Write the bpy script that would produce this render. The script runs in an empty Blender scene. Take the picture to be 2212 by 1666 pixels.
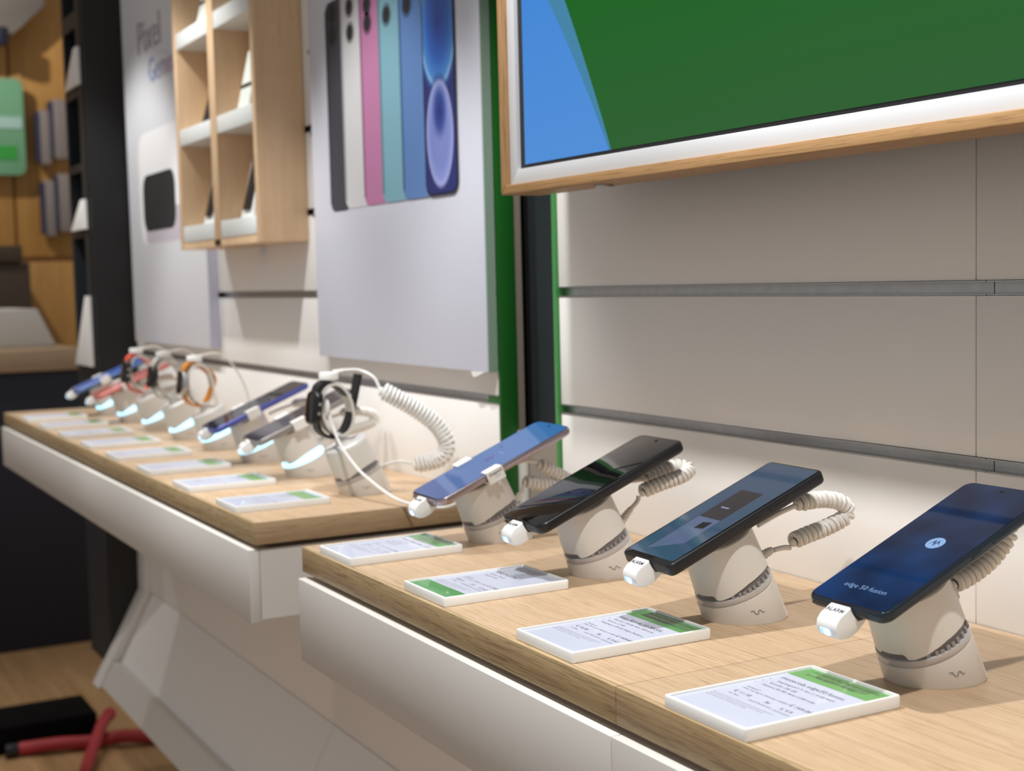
import bpy, bmesh, math, random
from mathutils import Vector, Matrix
random.seed(7)
S = bpy.context.scene
COL = S.collection
R = math.radians

# ------------------------------------------------------------------ camera
cam_d = bpy.data.cameras.new('camera'); cam = bpy.data.objects.new('camera', cam_d); COL.objects.link(cam)
cam_d.sensor_fit = 'HORIZONTAL'; cam_d.sensor_width = 36.0; cam_d.lens = 48.82
cam_d.clip_start = 0.02; cam_d.clip_end = 60
def cam_basis(yaw, pitch, roll):
    f = Vector((-math.sin(yaw)*math.cos(pitch), math.cos(yaw)*math.cos(pitch), math.sin(pitch)))
    r = Vector((math.cos(yaw), math.sin(yaw), 0)); u = r.cross(f)
    r2 = math.cos(roll)*r + math.sin(roll)*u; u2 = -math.sin(roll)*r + math.cos(roll)*u
    return Matrix((r2, u2, -f)).transposed()
cam.matrix_world = Matrix.Translation((0, 0, 1.225)) @ cam_basis(R(61.276), R(-4.338), R(-1.425)).to_4x4()
cam_d.dof.use_dof = True; cam_d.dof.focus_distance = 1.05; cam_d.dof.aperture_fstop = 8.4
S.camera = cam

# ------------------------------------------------------------------ world, lights, exposure
w = bpy.data.worlds.new('shop_ambient'); S.world = w; w.use_nodes = True
w.node_tree.nodes['Background'].inputs[0].default_value = (1.0, 0.975, 0.945, 1)
w.node_tree.nodes['Background'].inputs[1].default_value = 0.36
S.view_settings.view_transform = 'Standard'; S.view_settings.look = 'None'
S.view_settings.exposure = 0.0; S.view_settings.gamma = 1.0; S.view_settings.use_curve_mapping = False

def spot(loc, target, energy, angle=58, blend=0.6, size=0.024, col=(1.0, 0.98, 0.95)):
    d = bpy.data.lights.new('ceiling_spot', 'SPOT'); d.energy = energy; d.spot_size = R(angle); d.spot_blend = blend
    d.shadow_soft_size = size; d.color = col
    o = bpy.data.objects.new('ceiling_spot', d); COL.objects.link(o); o.location = loc
    o.rotation_euler = (Vector(target)-Vector(loc)).to_track_quat('-Z', 'Y').to_euler()
    return o
for lx, en, an in ((-3.15, 35, 75), (-2.50, 39, 75), (-1.84, 41, 64), (-1.08, 50, 84), (-0.33, 50, 84)):
    spot((lx, 0.335, 2.15), (lx, 0.60, 0.95), en, an, 0.45)
spot((-4.6, 0.1, 2.6), (-4.5, 0.5, 0.0), 36, 90)
spot((-5.5, 0.4, 2.6), (-6.4, 1.1, 1.6), 46, 110)

# ------------------------------------------------------------------ materials
MATS = {}
def mat(name, col, rough=0.5, metal=0.0, emit=None, estr=1.0, coat=0.0, trans=0.0, spec=0.5, noise=0.0, nscale=40, alpha=1.0):
    if name in MATS: return MATS[name]
    m = bpy.data.materials.new(name); m.use_nodes = True; nt = m.node_tree
    b = nt.nodes['Principled BSDF']
    b.inputs['Base Color'].default_value = (*col, 1); b.inputs['Roughness'].default_value = rough
    b.inputs['Metallic'].default_value = metal; b.inputs['Specular IOR Level'].default_value = spec
    b.inputs['Coat Weight'].default_value = coat; b.inputs['Coat Roughness'].default_value = 0.03
    b.inputs['Transmission Weight'].default_value = trans
    if emit: b.inputs['Emission Color'].default_value = (*emit, 1); b.inputs['Emission Strength'].default_value = estr
    if noise > 0:
        tc = nt.nodes.new('ShaderNodeTexCoord'); n = nt.nodes.new('ShaderNodeTexNoise'); n.inputs['Scale'].default_value = nscale; n.inputs['Detail'].default_value = 4
        mx = nt.nodes.new('ShaderNodeMixRGB'); mx.inputs[1].default_value = (*col, 1); mx.inputs[2].default_value = (*[c*(1-noise) for c in col], 1)
        nt.links.new(tc.outputs['Object'], n.inputs['Vector']); nt.links.new(n.outputs['Fac'], mx.inputs[0]); nt.links.new(mx.outputs[0], b.inputs['Base Color'])
    MATS[name] = m; return m
def srgb(r, g, b):
    f = lambda c: (c/255/12.92) if c/255 <= 0.04045 else ((c/255+0.055)/1.055)**2.4
    return (f(r), f(g), f(b))
def wood(name, light, mid, dark, axis='X', rough=0.45, s=1.0, pore=0.5):
    if name in MATS: return MATS[name]
    m = bpy.data.materials.new(name); m.use_nodes = True; nt = m.node_tree; N = nt.nodes; Lk = nt.links
    b = N['Principled BSDF']; b.inputs['Roughness'].default_value = rough; b.inputs['Specular IOR Level'].default_value = 0.35
    tc = N.new('ShaderNodeTexCoord')
    def mapped(lo, hi):
        mp = N.new('ShaderNodeMapping'); v = [hi*s]*3; v['XYZ'.index(axis)] = lo*s
        mp.inputs['Scale'].default_value = v; Lk.new(tc.outputs['Object'], mp.inputs['Vector']); return mp
    n1 = N.new('ShaderNodeTexNoise'); n1.inputs['Scale'].default_value = 1; n1.inputs['Detail'].default_value = 6; n1.inputs['Distortion'].default_value = 0.5
    Lk.new(mapped(2.2, 38).outputs[0], n1.inputs['Vector'])
    r1 = N.new('ShaderNodeValToRGB'); r1.color_ramp.elements[0].position = 0.32; r1.color_ramp.elements[0].color = (*mid, 1)
    r1.color_ramp.elements[1].position = 0.66; r1.color_ramp.elements[1].color = (*light, 1); Lk.new(n1.outputs['Fac'], r1.inputs[0])
    wv = N.new('ShaderNodeTexNoise'); wv.inputs['Scale'].default_value = 1; wv.inputs['Detail'].default_value = 3; wv.inputs['Distortion'].default_value = 1.2
    Lk.new(mapped(8, 430).outputs[0], wv.inputs['Vector'])
    r2 = N.new('ShaderNodeValToRGB'); r2.color_ramp.elements[0].position = 0.53; r2.color_ramp.elements[0].color = (0, 0, 0, 1)
    r2.color_ramp.elements[1].position = 0.64; r2.color_ramp.elements[1].color = (pore, pore, pore, 1); Lk.new(wv.outputs['Fac'], r2.inputs[0])
    n3 = N.new('ShaderNodeTexNoise'); n3.inputs['Scale'].default_value = 1; n3.inputs['Detail'].default_value = 2
    Lk.new(mapped(34, 800).outputs[0], n3.inputs['Vector'])
    r3 = N.new('ShaderNodeValToRGB'); r3.color_ramp.elements[0].position = 0.57; r3.color_ramp.elements[0].color = (0, 0, 0, 1)
    r3.color_ramp.elements[1].position = 0.66; r3.color_ramp.elements[1].color = (pore, pore, pore, 1); Lk.new(n3.outputs['Fac'], r3.inputs[0])
    m1 = N.new('ShaderNodeMixRGB'); m1.inputs[2].default_value = (*dark, 1); Lk.new(r2.outputs[0], m1.inputs[0]); Lk.new(r1.outputs[0], m1.inputs[1])
    m2 = N.new('ShaderNodeMixRGB'); m2.inputs[2].default_value = (*dark, 1); Lk.new(r3.outputs[0], m2.inputs[0]); Lk.new(m1.outputs[0], m2.inputs[1])
    Lk.new(m2.outputs[0], b.inputs['Base Color'])
    MATS[name] = m; return m

OAK = wood('oak_veneer', (0.55, 0.40, 0.265), (0.505, 0.36, 0.228), (0.27, 0.16, 0.08), pore=0.42)
OAK_LIP = wood('oak_lipping', (0.50, 0.375, 0.21), (0.44, 0.315, 0.17), (0.22, 0.13, 0.06), pore=0.6)
OAK_END = wood('oak_end_lipping', (0.50, 0.355, 0.215), (0.44, 0.30, 0.175), (0.25, 0.15, 0.07), axis='Y', pore=0.5)
OAK_TV = wood('oak_frame_wood', (0.44, 0.265, 0.125), (0.37, 0.215, 0.095), (0.20, 0.105, 0.04), s=1.2)
OAK_TVZ = wood('oak_frame_wood_upright', (0.44, 0.265, 0.125), (0.37, 0.215, 0.095), (0.20, 0.105, 0.04), axis='Z', s=1.2)
OAK_CAB = wood('pale_oak_cabinet', (0.76, 0.55, 0.355), (0.69, 0.485, 0.30), (0.43, 0.28, 0.16), axis='Z', pore=0.25)
OAK_WALL = wood('amber_oak_wall', (0.50, 0.26, 0.07), (0.42, 0.21, 0.055), (0.30, 0.14, 0.035), axis='Z', s=0.5, pore=0.3)
OAK_FLOOR = wood('brown_oak_floor', (0.42, 0.25, 0.12), (0.33, 0.19, 0.085), (0.20, 0.11, 0.045), s=0.6)
WHITE_LAM = mat('white_laminate', (0.72, 0.70, 0.67), 0.45, noise=0.03)
WALL_LAM = mat('wall_panel_laminate', (0.89, 0.88, 0.865), 0.5, noise=0.02, nscale=15)
ALU = mat('brushed_aluminium', (0.62, 0.62, 0.62), 0.38, 1.0, noise=0.25, nscale=90)
GREEN = mat('green_board', (0.008, 0.115, 0.012), 0.45)
GREEN_L = mat('green_edge_band', (0.07, 0.33, 0.09), 0.4)
DARK = mat('black_column', (0.006, 0.006, 0.007), 0.5)
ANTH = mat('anthracite_column', (0.017, 0.022, 0.027), 0.5, spec=0.3)
TAUPE = mat('taupe_carpet_panel', (0.26, 0.22, 0.18), 0.85, noise=0.25, nscale=500)
PLASTIC = mat('white_plastic', (0.74, 0.72, 0.685), 0.38)
PLASTIC_W = mat('bright_white_plastic', (0.86, 0.86, 0.85), 0.35)
TRAY = mat('white_acrylic_tray', (0.86, 0.86, 0.84), 0.3)
RINGG = mat('smoked_clear_ring', (0.50, 0.48, 0.48), 0.12, coat=1.0)
CORE = mat('grey_mechanism', (0.17, 0.165, 0.175), 0.35)
TOOTH = mat('grey_mechanism_tooth', (0.30, 0.28, 0.28), 0.2, coat=0.5)
GLOW = mat('lit_cyan_ring', (0.55, 0.85, 0.95), 0.3, emit=(0.42, 0.78, 1.0), estr=1.35)
PAPER = mat('glossy_card_paper', (0.54, 0.58, 0.72), 0.35, coat=0.4)
CARD_G = mat('green_card_print', (0.13, 0.36, 0.10), 0.4, coat=0.6)
CARD_GD = mat('deep_green_card_print', (0.05, 0.28, 0.06), 0.4, coat=0.6)
INK = mat('dark_print_ink', (0.08, 0.09, 0.12), 0.5)
LEDM = mat('blue_white_led', (0.8, 0.9, 1), 0.3, emit=(0.50, 0.80, 1.0), estr=2.2)
BLACKG = mat('black_glass', (0.004, 0.004, 0.005), 0.03, spec=0.6)
BLACKP = mat('black_plastic', (0.010, 0.010, 0.012), 0.35)
STRAPB = mat('black_rubber_strap', (0.012, 0.013, 0.016), 0.5)
STEEL = mat('polished_steel', (0.6, 0.6, 0.6), 0.2, 1.0)

def ramp_mat(name, x0, x1, c0, c1):
    m = bpy.data.materials.new(name); m.use_nodes = True; nt = m.node_tree; N = nt.nodes
    tc = N.new('ShaderNodeTexCoord'); sp = N.new('ShaderNodeSeparateXYZ'); mr = N.new('ShaderNodeMapRange'); mx = N.new('ShaderNodeMixRGB')
    mr.inputs['From Min'].default_value = x0; mr.inputs['From Max'].default_value = x1; mx.inputs[1].default_value = (*c0, 1); mx.inputs[2].default_value = (*c1, 1)
    nt.links.new(tc.outputs['Object'], sp.inputs[0]); nt.links.new(sp.outputs[0], mr.inputs['Value']); nt.links.new(mr.outputs[0], mx.inputs[0])
    nt.links.new(mx.outputs[0], N['Principled BSDF'].inputs['Base Color']); return m

# ------------------------------------------------------------------ mesh helpers
def finish(bm, ang=38):
    bmesh.ops.recalc_face_normals(bm, faces=bm.faces)
    for f in bm.faces: f.smooth = True
    for e in bm.edges:
        if len(e.link_faces) == 2 and e.calc_face_angle(0) > R(ang): e.smooth = False
        elif len(e.link_faces) != 2: e.smooth = False
def obj(name, bm, material, parent=None, loc=None, rot=None, fin=True):
    if fin: finish(bm)
    me = bpy.data.meshes.new(name); bm.to_mesh(me); bm.free()
    me.materials.append(material)
    o = bpy.data.objects.new(name, me); COL.objects.link(o)
    if parent: o.parent = parent
    if loc: o.location = loc
    if rot: o.rotation_euler = rot
    return o
def empty(name, loc=(0, 0, 0), rot=(0, 0, 0)):
    o = bpy.data.objects.new(name, None); COL.objects.link(o); o.location = loc; o.rotation_euler = rot; o.empty_display_size = 0.02
    return o
def tag(o, label=None, cat=None, group=None, kind=None):
    if label: o['label'] = label
    if cat: o['category'] = cat
    if group: o['group'] = group
    if kind: o['kind'] = kind
    return o
def copy_tree(o, parent=None):
    c = o.copy(); COL.objects.link(c); c.parent = parent
    for ch in o.children: copy_tree(ch, c)
    return c
def box(bm, x0, x1, y0, y1, z0, z1, bev=0.0):
    vs = [bm.verts.new((x, y, z)) for x in (x0, x1) for y in (y0, y1) for z in (z0, z1)]
    idx = [(0, 1, 3, 2), (4, 6, 7, 5), (0, 4, 5, 1), (2, 3, 7, 6), (0, 2, 6, 4), (1, 5, 7, 3)]
    fs = [bm.faces.new([vs[i] for i in q]) for q in idx]
    if bev > 0:
        es = list({e for f in fs for e in f.edges})
        bmesh.ops.bevel(bm, geom=es, offset=bev, segments=2, profile=0.5, affect='EDGES')
def B(x0, x1, y0, y1, z0, z1, bev=0.0):
    bm = bmesh.new(); box(bm, x0, x1, y0, y1, z0, z1, bev); return bm
def rr_loop(w, h, r, inset, n=6):
    w2, h2, r2 = w/2-inset, h/2-inset, max(r-inset, 0.0002); pts = []
    for cx, cy, a0 in ((w2-r2, h2-r2, 0), (-w2+r2, h2-r2, 90), (-w2+r2, -h2+r2, 180), (w2-r2, -h2+r2, 270)):
        for i in range(n+1):
            a = R(a0+90*i/n); pts.append((cx+r2*math.cos(a), cy+r2*math.sin(a)))
    return pts
def rr_prism(w, h, r, layers, cx=0, cy=0, n=6, bm=None, caps=(True, True)):
    bm = bm or bmesh.new(); rings = []
    for z, ins in layers: rings.append([bm.verts.new((x+cx, y+cy, z)) for x, y in rr_loop(w, h, r, ins, n)])
    k = len(rings[0])
    for a, b in zip(rings, rings[1:]):
        for i in range(k): bm.faces.new((a[i], a[(i+1) % k], b[(i+1) % k], b[i]))
    if caps[0]: bm.faces.new(list(reversed(rings[0])))
    if caps[1]: bm.faces.new(rings[-1])
    return bm
def poly_prism(pts, axis, a0, a1, bev=0.0, bm=None):
    """extrude a closed 2-D outline along an axis; pts are the two other coordinates in order"""
    bm = bm or bmesh.new()
    def P(u, v, a): return {'X': (a, u, v), 'Y': (u, a, v), 'Z': (u, v, a)}[axis]
    lo = [bm.verts.new(P(u, v, a0)) for u, v in pts]; hi = [bm.verts.new(P(u, v, a1)) for u, v in pts]
    n = len(pts); fs = [bm.faces.new(lo), bm.faces.new(list(reversed(hi)))]
    for i in range(n): fs.append(bm.faces.new((lo[i], hi[i], hi[(i+1) % n], lo[(i+1) % n])))
    if bev > 0:
        es = list({e for f in fs[:2] for e in f.edges})
        bmesh.ops.bevel(bm, geom=es, offset=bev, segments=2, profile=0.5, affect='EDGES')
    return bm
def catmull(pts, per=8, closed=False):
    P = [Vector(p) for p in pts]; out = []
    n = len(P)
    for i in range(n-1 if not closed else n):
        p0 = P[i-1] if (i > 0 or closed) else P[0]*2-P[1]; p1 = P[i]; p2 = P[(i+1) % n]
        p3 = P[(i+2) % n] if (i+2 < n or closed) else P[-1]*2-P[-2]
        for k in range(per):
            t = k/per
            out.append(0.5*((2*p1)+(p2-p0)*t+(2*p0-5*p1+4*p2-p3)*t*t+(3*p1-p0-3*p2+p3)*t**3))
    if not closed: out.append(P[-1].copy())
    return out
def frames(pts):
    T = []
    for i in range(len(pts)):
        a = pts[max(i-1, 0)]; b = pts[min(i+1, len(pts)-1)]; T.append((b-a).normalized())
    nrm = T[0].orthogonal().normalized(); out = []
    for t in T:
        nrm = (nrm - t*nrm.dot(t)).normalized(); out.append((t, nrm, t.cross(nrm)))
    return out
def tube(pts, rad, sides=8, bm=None, closed=False, sx=1.0, sy=1.0):
    bm = bm or bmesh.new(); pts = [Vector(p) for p in pts]; fr = frames(pts); rings = []
    for i, p in enumerate(pts):
        r = rad(i/(len(pts)-1)) if callable(rad) else rad
        t, n, b = fr[i]
        rings.append([bm.verts.new(p+n*(r*sx*math.cos(2*math.pi*k/sides))+b*(r*sy*math.sin(2*math.pi*k/sides))) for k in range(sides)])
    for a, b in zip(rings, rings[1:]):
        for k in range(sides): bm.faces.new((a[k], a[(k+1) % sides], b[(k+1) % sides], b[k]))
    bm.faces.new(list(reversed(rings[0]))); bm.faces.new(rings[-1])
    return bm
def resample(pts, step):
    out = [pts[0].copy()]; acc = 0
    for a, b in zip(pts, pts[1:]):
        L = (b-a).length; d = step-acc
        while d <= L: out.append(a.lerp(b, d/L)); d += step
        acc = (acc+L) % step
    return out
def coil(path, cr=0.0050, wr=0.0025, pitch=0.0051, per=14, bm=None, sides=6):
    """helix of wire wound round a smooth centre line"""
    pts = resample(catmull(path, 16), pitch/per); fr = frames(pts); h = []
    for i, p in enumerate(pts):
        a = 2*math.pi*i/per; t, n, b = fr[i]; k = min(1, i/per*1.2, (len(pts)-1-i)/per*1.2)
        rr = cr*(0.25+0.75*k); h.append(p+n*(rr*math.cos(a))+b*(rr*math.sin(a)))
    return tube(h, wr, sides, bm)
def strip(path, width, thick, axis=Vector((1, 0, 0)), bm=None, closed=False):
    """flat band swept along a path in the Y-Z plane, its width along X"""
    bm = bm or bmesh.new(); P = [Vector(p) for p in path]; rings = []; n = len(P)
    for i, p in enumerate(P):
        a = P[(i-1) % n] if (closed or i > 0) else p; b = P[(i+1) % n] if (closed or i < n-1) else p
        t = (b-a).normalized(); nn = t.cross(axis).normalized()
        rings.append([bm.verts.new(p+axis*(sx*width/2)+nn*(sn*thick/2)) for sx, sn in ((-1, -1), (1, -1), (1, 1), (-1, 1))])
    pairs = list(zip(rings, rings[1:])) + ([(rings[-1], rings[0])] if closed else [])
    for a, b in pairs:
        for k in range(4): bm.faces.new((a[k], a[(k+1) % 4], b[(k+1) % 4], b[k]))
    if not closed: bm.faces.new(list(reversed(rings[0]))); bm.faces.new(rings[-1])
    return bm
def lathe(prof, seg=32, M=None, bm=None):
    bm = bm or bmesh.new(); rings = []
    for r, z in prof:
        rings.append([bm.verts.new((r*math.cos(2*math.pi*k/seg), r*math.sin(2*math.pi*k/seg), z)) for k in range(seg)])
    for a, b in zip(rings, rings[1:]):
        for k in range(seg): bm.faces.new((a[k], a[(k+1) % seg], b[(k+1) % seg], b[k]))
    bm.faces.new(list(reversed(rings[0]))); bm.faces.new(rings[-1])
    if M: bmesh.ops.transform(bm, matrix=M, verts=bm.verts)
    return bm
def text_bm(lines, z=0.0):
    """lines: (string, x, y, size, align[, shear])"""
    bm = bmesh.new()
    for ln in lines:
        s, x, y, size, al = ln[:5]
        c = bpy.data.curves.new('t', 'FONT'); c.body = s; c.size = size; c.align_x = al; c.resolution_u = 2; c.offset = (ln[6] if len(ln) > 6 else -0.010)*size
        if len(ln) > 5: c.space_character = ln[5]
        o = bpy.data.objects.new('t', c); me = bpy.data.meshes.new_from_object(o)
        for v in me.vertices: v.co.x += x; v.co.y += y; v.co.z = z
        bm.from_mesh(me)
        bpy.data.objects.remove(o); bpy.data.curves.remove(c); bpy.data.meshes.remove(me)
    return bm

# ------------------------------------------------------------------ key dimensions (metres, found from the photograph)
WALL = 0.822; ZT = 0.95; YF = 0.498
TILT = 22.2

# ------------------------------------------------------------------ floor and far walls
fl = obj('floor', B(-8.5, 3.0, -3.0, 3.0, -0.05, 0.0), OAK_FLOOR); tag(fl, kind='structure')
wf = obj('wall_far', B(-6.7, -6.5, -1.5, 3.0, 0.0, 3.6), OAK_WALL); tag(wf, kind='structure')
for y0, y1, z0, z1 in ((-1.5, 1.06, 0, 1.36), (1.07, 1.9, 0, 1.36), (-1.5, 1.06, 1.38, 3.4), (1.07, 1.9, 1.38, 3.4)):
    obj('panel', B(-6.5, -6.475, y0, y1, z0, z1, 0.004), OAK_WALL, wf)

# ------------------------------------------------------------------ display wall behind the counters
def display_wall(name, x0, x1, seams):
    root = empty(name, (0, 0, 0)); tag(root, kind='structure')
    obj('backing', B(x0+0.03, x1-0.04, WALL+0.017, WALL+0.05, 0.45, 2.6), WALL_LAM, root)
    rows = [(0.49, 0.9345), (0.9455, 1.0695), (1.0805, 1.2045), (1.216, 1.3395), (1.351, 1.4745), (1.486, 2.6)]
    xs = [x0]+seams+[x1]
    for z0, z1 in rows:
        for a, b in zip(xs, xs[1:]):
            obj('panel', B(a+0.0006, b-0.0006, WALL, WALL+0.016, z0, z1, 0.0008), WALL_LAM, root)
    for z0, z1 in ((1.0695, 1.0805), (1.2045, 1.216), (1.3395, 1.351), (1.4745, 1.486)):
        ys = [x0]+[s+0.011 for s in seams]+[x1]
        for a, b in zip(ys, ys[1:]):
            bm = bmesh.new()
            box(bm, a+0.0004, b-0.0004, WALL+0.008, WALL+0.0165, z0, z1)          # channel bottom
            box(bm, a+0.0004, b-0.0004, WALL-0.0008, WALL+0.008, z0+0.0002, z0+0.0011)   # lower lip
            box(bm, a+0.0004, b-0.0004, WALL-0.0008, WALL+0.008, z1-0.0011, z1-0.0002)   # upper lip
            obj('rail', bm, ALU, root)
    return root
display_wall('wall_right', -1.383, 0.45, [-0.760])
display_wall('wall_left', -3.38, -1.535, [-2.15])
# slanted plinth panel and the white end trim that follows its profile
root = empty('trim_1'); tag(root, kind='structure')
for a, b in ((-3.34, -2.15), (-2.148, -1.0), (-0.998, 0.45)):
    obj('kick_panel', poly_prism([(0.822, 0.488), (0.838, 0.488), (0.738, 0.295), (0.722, 0.300)], 'X', a, b), WALL_LAM, root)
    obj('lit_band_board', poly_prism([(0.7215, 0.335), (0.741, 0.333), (0.716, 0.275), (0.690, 0.282)], 'X', a, b), WHITE_LAM, root)  # added board, shaped to imitate the band of ceiling light low on the slant
obj('end_edge', poly_prism([(0.812, 0.95), (0.84, 0.95), (0.84, 0.485), (0.715, 0.27), (0.683, 0.275), (0.806, 0.490)], 'X', -3.405, -3.345, 0.002), PLASTIC_W, root)
# recess with green board and dark column between the two wall fields
o = obj('trim_2', B(-1.565, -1.5305, WALL+0.0005, 0.847, 0.60, 2.6, 0.0005), GREEN); tag(o, kind='structure')
o = obj('trim_3', B(-1.565, -1.532, 0.8475, 0.8575, 0.60, 2.6), TAUPE); tag(o, kind='structure')
o = obj('trim_4', B(-1.390, -1.3835, 0.8185, 0.850, 0.83, 2.6, 0.0005), GREEN_L); tag(o, kind='structure')
root = empty('trim_5'); tag(root, kind='structure')
obj('black_channel', B(-1.56, -1.49, 0.868, 0.91, 0.3, 2.6), DARK, root)
obj('anthracite_cover', B(-1.5175, -1.3915, 0.860, 0.885, 0.3, 2.6, 0.001), ANTH, root)
obj('lower_panel', B(-1.528, -1.3915, 0.852, 0.8595, 0.3, 1.035, 0.0005), TAUPE, root)
obj('lower_edge', B(-1.5305, -1.5175, 0.845, 0.852, 0.3, 1.035, 0.0005), PLASTIC, root)

# ------------------------------------------------------------------ counters
def counter(x0, x1, seams, yf, lab_top, lab_body):
    root = empty('oak_worktop', (0, 0, 0)); tag(root, lab_top, 'worktop')
    xs = [x0]+seams+[x1]
    for a, b in zip(xs, xs[1:]):
        obj('slab', B(a+0.0003, b-0.0003, yf+0.0042, WALL-0.0008, 0.9235, ZT, 0.0003), OAK, root)
        obj('front_lipping', B(a+0.0003, b-0.0003, yf, yf+0.0041, 0.9235, ZT+0.00005, 0.0008), OAK_LIP, root)
    obj('end_lipping', B(x1-0.0002, x1+0.0008, yf+0.0002, WALL-0.0008, 0.9235, ZT, 0.0002), OAK_END, root)
    obj('end_lipping', B(x0-0.0008, x0+0.0002, yf+0.0002, WALL-0.0008, 0.9235, ZT, 0.0002), OAK_END, root)
    body = empty('counter_body', (0, 0, 0)); tag(body, lab_body, 'counter')
    xs2 = [x0+0.004]+[s+0.004 for s in seams]+[x1-0.002 if x1 < 0 else x1]
    for a, b in zip(xs2, xs2[1:]):
        obj('fascia_panel', B(a+0.0003, b-0.0003, yf-0.007, yf+0.006, 0.8305, 0.9180, 0.0009), WHITE_LAM, body)
    obj('carcass', B(x0+0.0045, x1-0.0025, yf+0.0065, WALL-0.003, 0.834, 0.9170), WHITE_LAM, body)
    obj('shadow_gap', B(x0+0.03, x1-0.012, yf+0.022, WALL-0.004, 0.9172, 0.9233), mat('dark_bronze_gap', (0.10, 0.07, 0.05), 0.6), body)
    return root
counter(-1.379, 0.42, [-0.7745], YF, 'oak worktop with the four nearest phones, under the oak-framed screen', 'white counter front below the nearest oak worktop')
counter(-3.352, -1.553, [], 0.503, 'farther oak worktop carrying watches and phones on glowing stands', 'white counter front below the farther oak worktop')

# ------------------------------------------------------------------ oak-framed screen
def screen_mat():
    m = bpy.data.materials.new('promo_screen'); m.use_nodes = True; nt = m.node_tree; N = nt.nodes; Lk = nt.links
    b = N['Principled BSDF']; b.inputs['Base Color'].default_value = (0.004, 0.004, 0.004, 1); b.inputs['Roughness'].default_value = 0.4; b.inputs['Specular IOR Level'].default_value = 0.0
    tc = N.new('ShaderNodeTexCoord'); sp = N.new('ShaderNodeSeparateXYZ'); Lk.new(tc.outputs['Object'], sp.inputs[0])
    def mth(op, a, c):
        n = N.new('ShaderNodeMath'); n.operation = op
        for i, v in enumerate((a, c)):
            if isinstance(v, (int, float)): n.inputs[i].default_value = v
            else: Lk.new(v, n.inputs[i])
        return n.outputs[0]
    dz = mth('SUBTRACT', sp.outputs[2], 1.3424)
    def edge(x0, k, q): return mth('GREATER_THAN', sp.outputs[0], mth('SUBTRACT', mth('SUBTRACT', x0, mth('MULTIPLY', dz, k)), mth('MULTIPLY', mth('MULTIPLY', dz, dz), q)))
    e1 = edge(-1.0969, 0.58, 0.59); e2 = edge(-1.0932, 0.46, 0.35)
    ramp = N.new('ShaderNodeMapRange'); ramp.inputs['From Min'].default_value = 0; ramp.inputs['From Max'].default_value = 0.16; Lk.new(dz, ramp.inputs['Value'])
    g = N.new('ShaderNodeMixRGB'); g.inputs[1].default_value = (*srgb(48, 98, 52), 1); g.inputs[2].default_value = (*srgb(26, 102, 34), 1); Lk.new(ramp.outputs[0], g.inputs[0])
    bl = N.new('ShaderNodeMixRGB'); bl.inputs[1].default_value = (*srgb(84, 146, 220), 1); bl.inputs[2].default_value = (*srgb(70, 138, 218), 1); Lk.new(ramp.outputs[0], bl.inputs[0])
    m1 = N.new('ShaderNodeMixRGB'); Lk.new(e1, m1.inputs[0]); Lk.new(bl.outputs[0], m1.inputs[1]); m1.inputs[2].default_value = (*srgb(70, 134, 170), 1)
    m2 = N.new('ShaderNodeMixRGB'); Lk.new(e2, m2.inputs[0]); Lk.new(m1.outputs[0], m2.inputs[1]); Lk.new(g.outputs[0], m2.inputs[2])
    Lk.new(m2.outputs[0], b.inputs['Emission Color']); b.inputs['Emission Strength'].default_value = 0.95
    return m
tv = empty('framed_screen', (0, 0, 0)); tag(tv, 'large oak-framed wall screen showing blue and green shapes', 'screen')
TX0, TX1, TZ0, TZ1, TY = -1.2913, 0.20, 1.3140, 2.15, 0.700
fw = 0.0097
def frame_bar(pts, m, nm='frame_bar'): obj(nm, poly_prism(pts, 'Y', TY, 0.748, 0.0015), m, tv)
frame_bar([(TX0, TZ0), (TX1, TZ0), (TX1-fw, TZ0+fw), (TX0+fw, TZ0+fw)], OAK_TV)
frame_bar([(TX0, TZ1), (TX0+fw, TZ1-fw), (TX1-fw, TZ1-fw), (TX1, TZ1)], OAK_TV)
frame_bar([(TX0, TZ0), (TX0+fw, TZ0+fw), (TX0+fw, TZ1-fw), (TX0, TZ1)], OAK_TVZ)
frame_bar([(TX1, TZ0), (TX1, TZ1), (TX1-fw, TZ1-fw), (TX1-fw, TZ0+fw)], OAK_TVZ)
ix0, ix1, iz0, iz1 = TX0+fw+0.0003, TX1-fw-0.0003, TZ0+fw+0.0003, TZ1-fw-0.0003
bw = 0.0153; WB = mat('white_bezel', (0.62, 0.64, 0.67), 0.4)
def bez(pts): obj('white_bezel_bar', poly_prism(pts, 'Y', TY+0.0065, TY+0.02, 0.0005), WB, tv)
bez([(ix0, iz0), (ix1, iz0), (ix1-bw, iz0+bw), (ix0+bw, iz0+bw)])
bez([(ix0, iz1), (ix0+bw, iz1-bw), (ix1-bw, iz1-bw), (ix1, iz1)])
bez([(ix0, iz0), (ix0+bw, iz0+bw), (ix0+bw, iz1-bw), (ix0, iz1)])
bez([(ix1, iz0), (ix1, iz1), (ix1-bw, iz1-bw), (ix1-bw, iz0+bw)])
obj('black_bezel', B(ix0+bw, ix1-bw, TY+0.011, TY+0.018, iz0+bw, iz1-bw), BLACKP, tv)
obj('screen', B(ix0+bw+0.0097, ix1-bw-0.0105, TY+0.0104, TY+0.0112, iz0+bw+0.0042, iz1-bw-0.0105), screen_mat(), tv)
obj('back_housing', B(TX0+0.35, TX1-0.35, 0.7485, WALL-0.001, TZ0+0.20, TZ1-0.20), BLACKP, tv)
obj('foot_screw', lathe([(0.0001, 0), (0.005, 0), (0.0095, 0.0008), (0.0095, 0.003), (0.0001, 0.003)], 20, Matrix.Translation((-1.13, 0.725, TZ0-0.0033))), STEEL, tv)

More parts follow.
